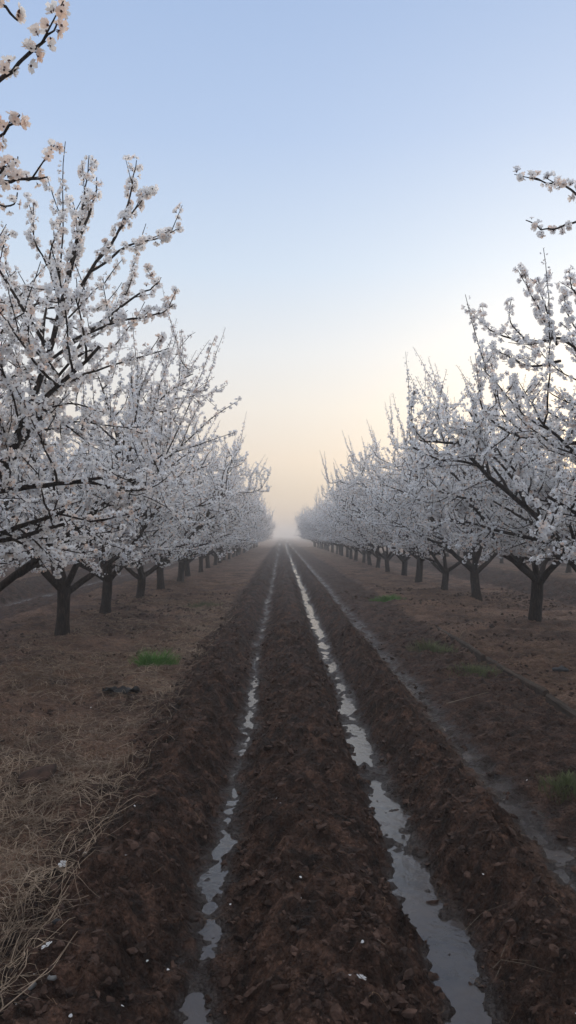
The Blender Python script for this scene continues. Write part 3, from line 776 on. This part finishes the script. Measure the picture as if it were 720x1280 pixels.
def stick(pts, r0, label, mat=M_twig, name='dry_twig', cat='twig', forks=()):
    V = []; Q = []; S = []; nv = 0; o0 = Vector(pts[0])
    for pp in [pts] + list(forks):
        pa = np.array([[Vector(p) - o0 for p in pp]])[0]
        # refine
        t = np.linspace(0, len(pa) - 1, 4 * len(pa)); fine = np.stack([np.interp(t, np.arange(len(pa)), pa[:, c]) for c in range(3)], 1)
        v, q, s = blades(fine[None], np.array([r0 if pp is pts else r0 * .6]))
        V.append(v); Q.append(q + nv); S.append(s); nv += len(v)
    o = mesh_np(name, np.concatenate(V), np.concatenate(Q), np.concatenate(S), [mat], loc=o0); tag(o, label, cat)
def lay(pix, lift=.015):
    out = []
    for (a, b) in pix: p = at(a, b); p.z += lift; out.append(p)
    return out
stick(lay([(612, 1196), (622, 1180), (650, 1196), (686, 1200)], .03), .0016, 'forked pale dry twig sticking out of the edging side ridge', forks=[lay([(622, 1188), (612, 1212), (600, 1222)], .02), lay([(622, 1180), (634, 1158)], .04), lay([(636, 1185), (666, 1189)], .03)])
stick(lay([(0, 1262), (40, 1215), (75, 1180), (102, 1152)], .03), .0028, 'long pale dry stalk lying across the straw corner', M_straw, 'dry_stalk', 'stalk', forks=[lay([(30, 1238), (70, 1200), (92, 1166)], .035)])
stick(lay([(578, 1130), (600, 1112), (640, 1102)], .02), .0014, 'thin dry twig on the slope facing the widest puddle')
stick(lay([(108, 1092), (80, 1105), (78, 1124), (84, 1138)], .03), .0016, 'curled straw stem hooked above the dark slate stone', M_straw, 'straw_wisp', 'straw')
stick(lay([(470, 1182), (480, 1190), (490, 1194)], .02), .0012, 'tiny bent twig on the middle ridge')
stick(lay([(84, 1280), (96, 1254)], .02), .0014, 'short straight straw stem at the bottom edge', M_straw, 'straw_wisp', 'straw')
ring = [];  pc = at(237, 1269)
for k in range(9): a = k / 8 * 6.0; ring.append((pc.x + .017 * math.cos(a), pc.y + .017 * math.sin(a), pc.z + .012))
stick(ring, .0011, 'small ring of curled straw at the bottom edge', M_straw, 'straw_ring', 'straw')
stick(lay([(557, 880), (610, 868)], .04) , .006, 'short dry branch lying on the mud near the timber edging')
b0 = Vector((-7.2, 20.5, .0)); stick([b0, b0 + Vector((.5, .1, .9)), b0 + Vector((.75, .2, 1.5))], .022, 'pale leaning broken branch standing behind the straw side row', M_twig, 'fallen_branch', 'branch', forks=[[b0 + Vector((.4, .1, .7)), b0 + Vector((.1, .1, 1.3))]])

# fallen petals and blossoms
def petal(px, py, s, label, group, five=False):
    p = at(px, py); r_ = random.Random(px * 31 + py); V = []; q = []; S = []; rad = []
    n = 5 if five else 1
    for k in range(n):
        a = k * 1.2566 + r_.uniform(-.2, .2); b = len(V); ca, sa = math.cos(a), math.sin(a)
        for l, w, z in ((.08, 0, .1), (.45, -.34, .22), (.85, -.32, .30), (.98, 0, .22), (.85, .32, .34), (.45, .34, .24)):
            V.append(((l * ca - w * sa) * s, (l * sa + w * ca) * s, z * s)); rad.append(l if five else 1)
        q += [b, b + 1, b + 2, b + 3, b, b + 3, b + 4, b + 5]; S += [4, 4]
    o = mesh_np('fallen_blossom' if five else 'fallen_petal', V, q, S, [M_petal], attrs={'rad': rad, 'tint': [.4] * len(V)}, loc=p + Vector((0, 0, .012)))
    o.rotation_euler = (r_.uniform(-.2, .9), r_.uniform(-.5, .5), r_.uniform(0, 6.28)); tag(o, label, 'blossom' if five else 'petal', group)
pet = [(163, 994, 1), (144, 1011, 1), (150, 1001, 0), (187, 1248, 0), (92, 1233, 1)]
for px, py in ((186, 1175), (91, 1234), (160, 1242), (211, 1199), (163, 1058), (106, 1040), (140, 1005), (172, 992)):
    petal(px, py, .013, 'small white petal on the ridge beside the straw margin', 'petals on the ridge beside the straw')
for px, py in ((303, 1255), (352, 1003), (347, 990), (374, 1107), (373, 1092), (439, 1155), (436, 1207), (449, 1178), (288, 1116)):
    petal(px, py, .013, 'small white petal on the dark middle ridge', 'petals on the middle ridge')
for px, py in ((571, 1040), (713, 1237), (655, 972), (600, 1075)):
    petal(px, py, .013, 'small white petal on the ridge nearest the timber edging', 'petals on the edging side ridge')
for px, py in ((50, 1195), (25, 1240), (6, 1262), (115, 875)):
    petal(px, py, .014, 'small white petal fallen among the straw', 'petals among the straw')
petal(350, 1271, .020, 'white five petalled blossom fallen at the bottom of the middle ridge', 'fallen whole blossoms', True)
petal(450, 1208, .018, 'white fallen blossom on the middle ridge facing the widest puddle', 'fallen whole blossoms', True)
petal(83, 1061, .020, 'white fallen blossom on bare soil above the slate stone', 'fallen whole blossoms', True)
petal(65, 1172, .020, 'white fallen blossom beside the long pale stalk', 'fallen whole blossoms', True)
petal(112, 1042, .017, 'white fallen blossom at the upper end of the straw heap', 'fallen whole blossoms', True)

# ------------------------------------------------------------------ haze
def box(name, x0, x1, y0, y1, z0, z1, mat):
    V = [(x, y, z) for z in (z0, z1) for y in (y0, y1) for x in (x0, x1)]
    q = [0, 2, 3, 1, 4, 5, 7, 6, 0, 1, 5, 4, 2, 6, 7, 3, 0, 4, 6, 2, 1, 3, 7, 5]
    return mesh_np(name, V, q, [4] * 6, [mat], smooth=False)
HAZE = .0058
mh, nt, out = nodes_mat('mist'); pv = N(nt, 'ShaderNodeVolumePrincipled', Density=HAZE, Anisotropy=.35); pv.inputs['Color'].default_value = (.97, .95, .93, 1)
nt.links.new(pv.outputs[0], out.inputs['Volume'])
tag(box('haze', -760, 760, -60, 760, -1.6, 5.3, mh), 'pale morning mist lying over the whole orchard', 'mist', kind='stuff')

# ------------------------------------------------------------------ light
SUN_EL, SUN_AZ = R(7), R(24)           # azimuth measured from +Y (down the track) towards +X
w = bpy.data.worlds.new('World'); sc.world = w; w.use_nodes = True; nt = w.node_tree; nt.nodes.clear(); L = nt.links.new
sky = nt.nodes.new('ShaderNodeTexSky'); sky.sky_type = 'NISHITA'; sky.sun_disc = False; sky.sun_elevation = SUN_EL; sky.sun_rotation = SUN_AZ
sky.air_density = 1.0; sky.dust_density = 2.0; sky.ozone_density = 1.5; sky.altitude = 100
tc = nt.nodes.new('ShaderNodeTexCoord'); nv = N(nt, 'ShaderNodeVectorMath', _operation='NORMALIZE'); L(tc.outputs['Generated'], nv.inputs[0])
sp = nt.nodes.new('ShaderNodeSeparateXYZ'); L(nv.outputs[0], sp.inputs[0])
# clear pale dawn: peach at the horizon through cream to soft blue, then an added bright unseen zenith to light the blossoms
gr = ramp(nt, [(0, (.43, .405, .39)), (.06, (.57, .51, .455)), (.10, (.70, .61, .53)), (.17, (.74, .70, .655)), (.24, (.70, .72, .745)), (.34, (.56, .66, .79)), (.48, (.41, .53, .745)), (.60, (.34, .46, .69)), (.76, (.85, .90, .98)), (1, (1.2, 1.18, 1.14))])
L(sp.outputs['Z'], gr.inputs['Fac'])
dt = N(nt, 'ShaderNodeVectorMath', _operation='DOT_PRODUCT'); L(nv.outputs[0], dt.inputs[0])
dt.inputs[1].default_value = (math.sin(R(30)) * math.cos(R(13)), math.cos(R(30)) * math.cos(R(13)), math.sin(R(13)))
gl = N(nt, 'ShaderNodeMath', _operation='POWER'); mx0 = N(nt, 'ShaderNodeMath', _operation='MAXIMUM'); mx0.inputs[1].default_value = 0; L(dt.outputs['Value'], mx0.inputs[0]); L(mx0.outputs[0], gl.inputs[0]); gl.inputs[1].default_value = 14
gs = N(nt, 'ShaderNodeVectorMath', _operation='SCALE'); gs.inputs[0].default_value = (.16, .14, .10); L(gl.outputs[0], gs.inputs['Scale'])
ad = N(nt, 'ShaderNodeVectorMath', _operation='ADD'); L(gr.outputs[0], ad.inputs[0]); L(gs.outputs[0], ad.inputs[1])
s1 = N(nt, 'ShaderNodeVectorMath', _operation='SCALE'); L(ad.outputs[0], s1.inputs[0]); s1.inputs['Scale'].default_value = 10 * .88
s2 = N(nt, 'ShaderNodeVectorMath', _operation='SCALE'); L(sky.outputs[0], s2.inputs[0]); s2.inputs['Scale'].default_value = .12
a2 = N(nt, 'ShaderNodeVectorMath', _operation='ADD'); L(s1.outputs[0], a2.inputs[0]); L(s2.outputs[0], a2.inputs[1])
bg = nt.nodes.new('ShaderNodeBackground'); bg.inputs['Strength'].default_value = .10
wo = nt.nodes.new('ShaderNodeOutputWorld'); L(a2.outputs[0], bg.inputs['Color']); L(bg.outputs[0], wo.inputs['Surface'])
sd = bpy.data.lights.new('sun', 'SUN'); sd.energy = 1.2; sd.angle = R(12); sd.color = (1, .80, .62)
so = bpy.data.objects.new('sun', sd); C.objects.link(so)
dirv = Vector((math.sin(SUN_AZ) * math.cos(SUN_EL), math.cos(SUN_AZ) * math.cos(SUN_EL), math.sin(SUN_EL)))
so.rotation_euler = (-dirv).to_track_quat('-Z', 'Y').to_euler(); so.location = dirv * 60 + Vector((0, 0, 20))

# ------------------------------------------------------------------ camera
cd = bpy.data.cameras.new('camera'); cam = bpy.data.objects.new('camera', cd); C.objects.link(cam)
cd.sensor_fit = 'VERTICAL'; cd.sensor_height = 36; cd.lens = F / 1280 * 36; cd.clip_start = .05; cd.clip_end = 3000
cam.location = (0, 0, CAMZ); cam.rotation_euler = (R(90) + math.atan(29 / F), 0, -math.atan(8 / F)); sc.camera = cam

sc.view_settings.view_transform = 'Standard'; sc.view_settings.look = 'None'; sc.view_settings.exposure = .30; sc.view_settings.gamma = 1
sc.render.engine = 'CYCLES'
cy = sc.cycles; cy.use_denoising = True; cy.max_bounces = 8; cy.diffuse_bounces = 6; cy.transmission_bounces = 5; cy.glossy_bounces = 2; cy.volume_bounces = 1
cy.use_adaptive_sampling = True
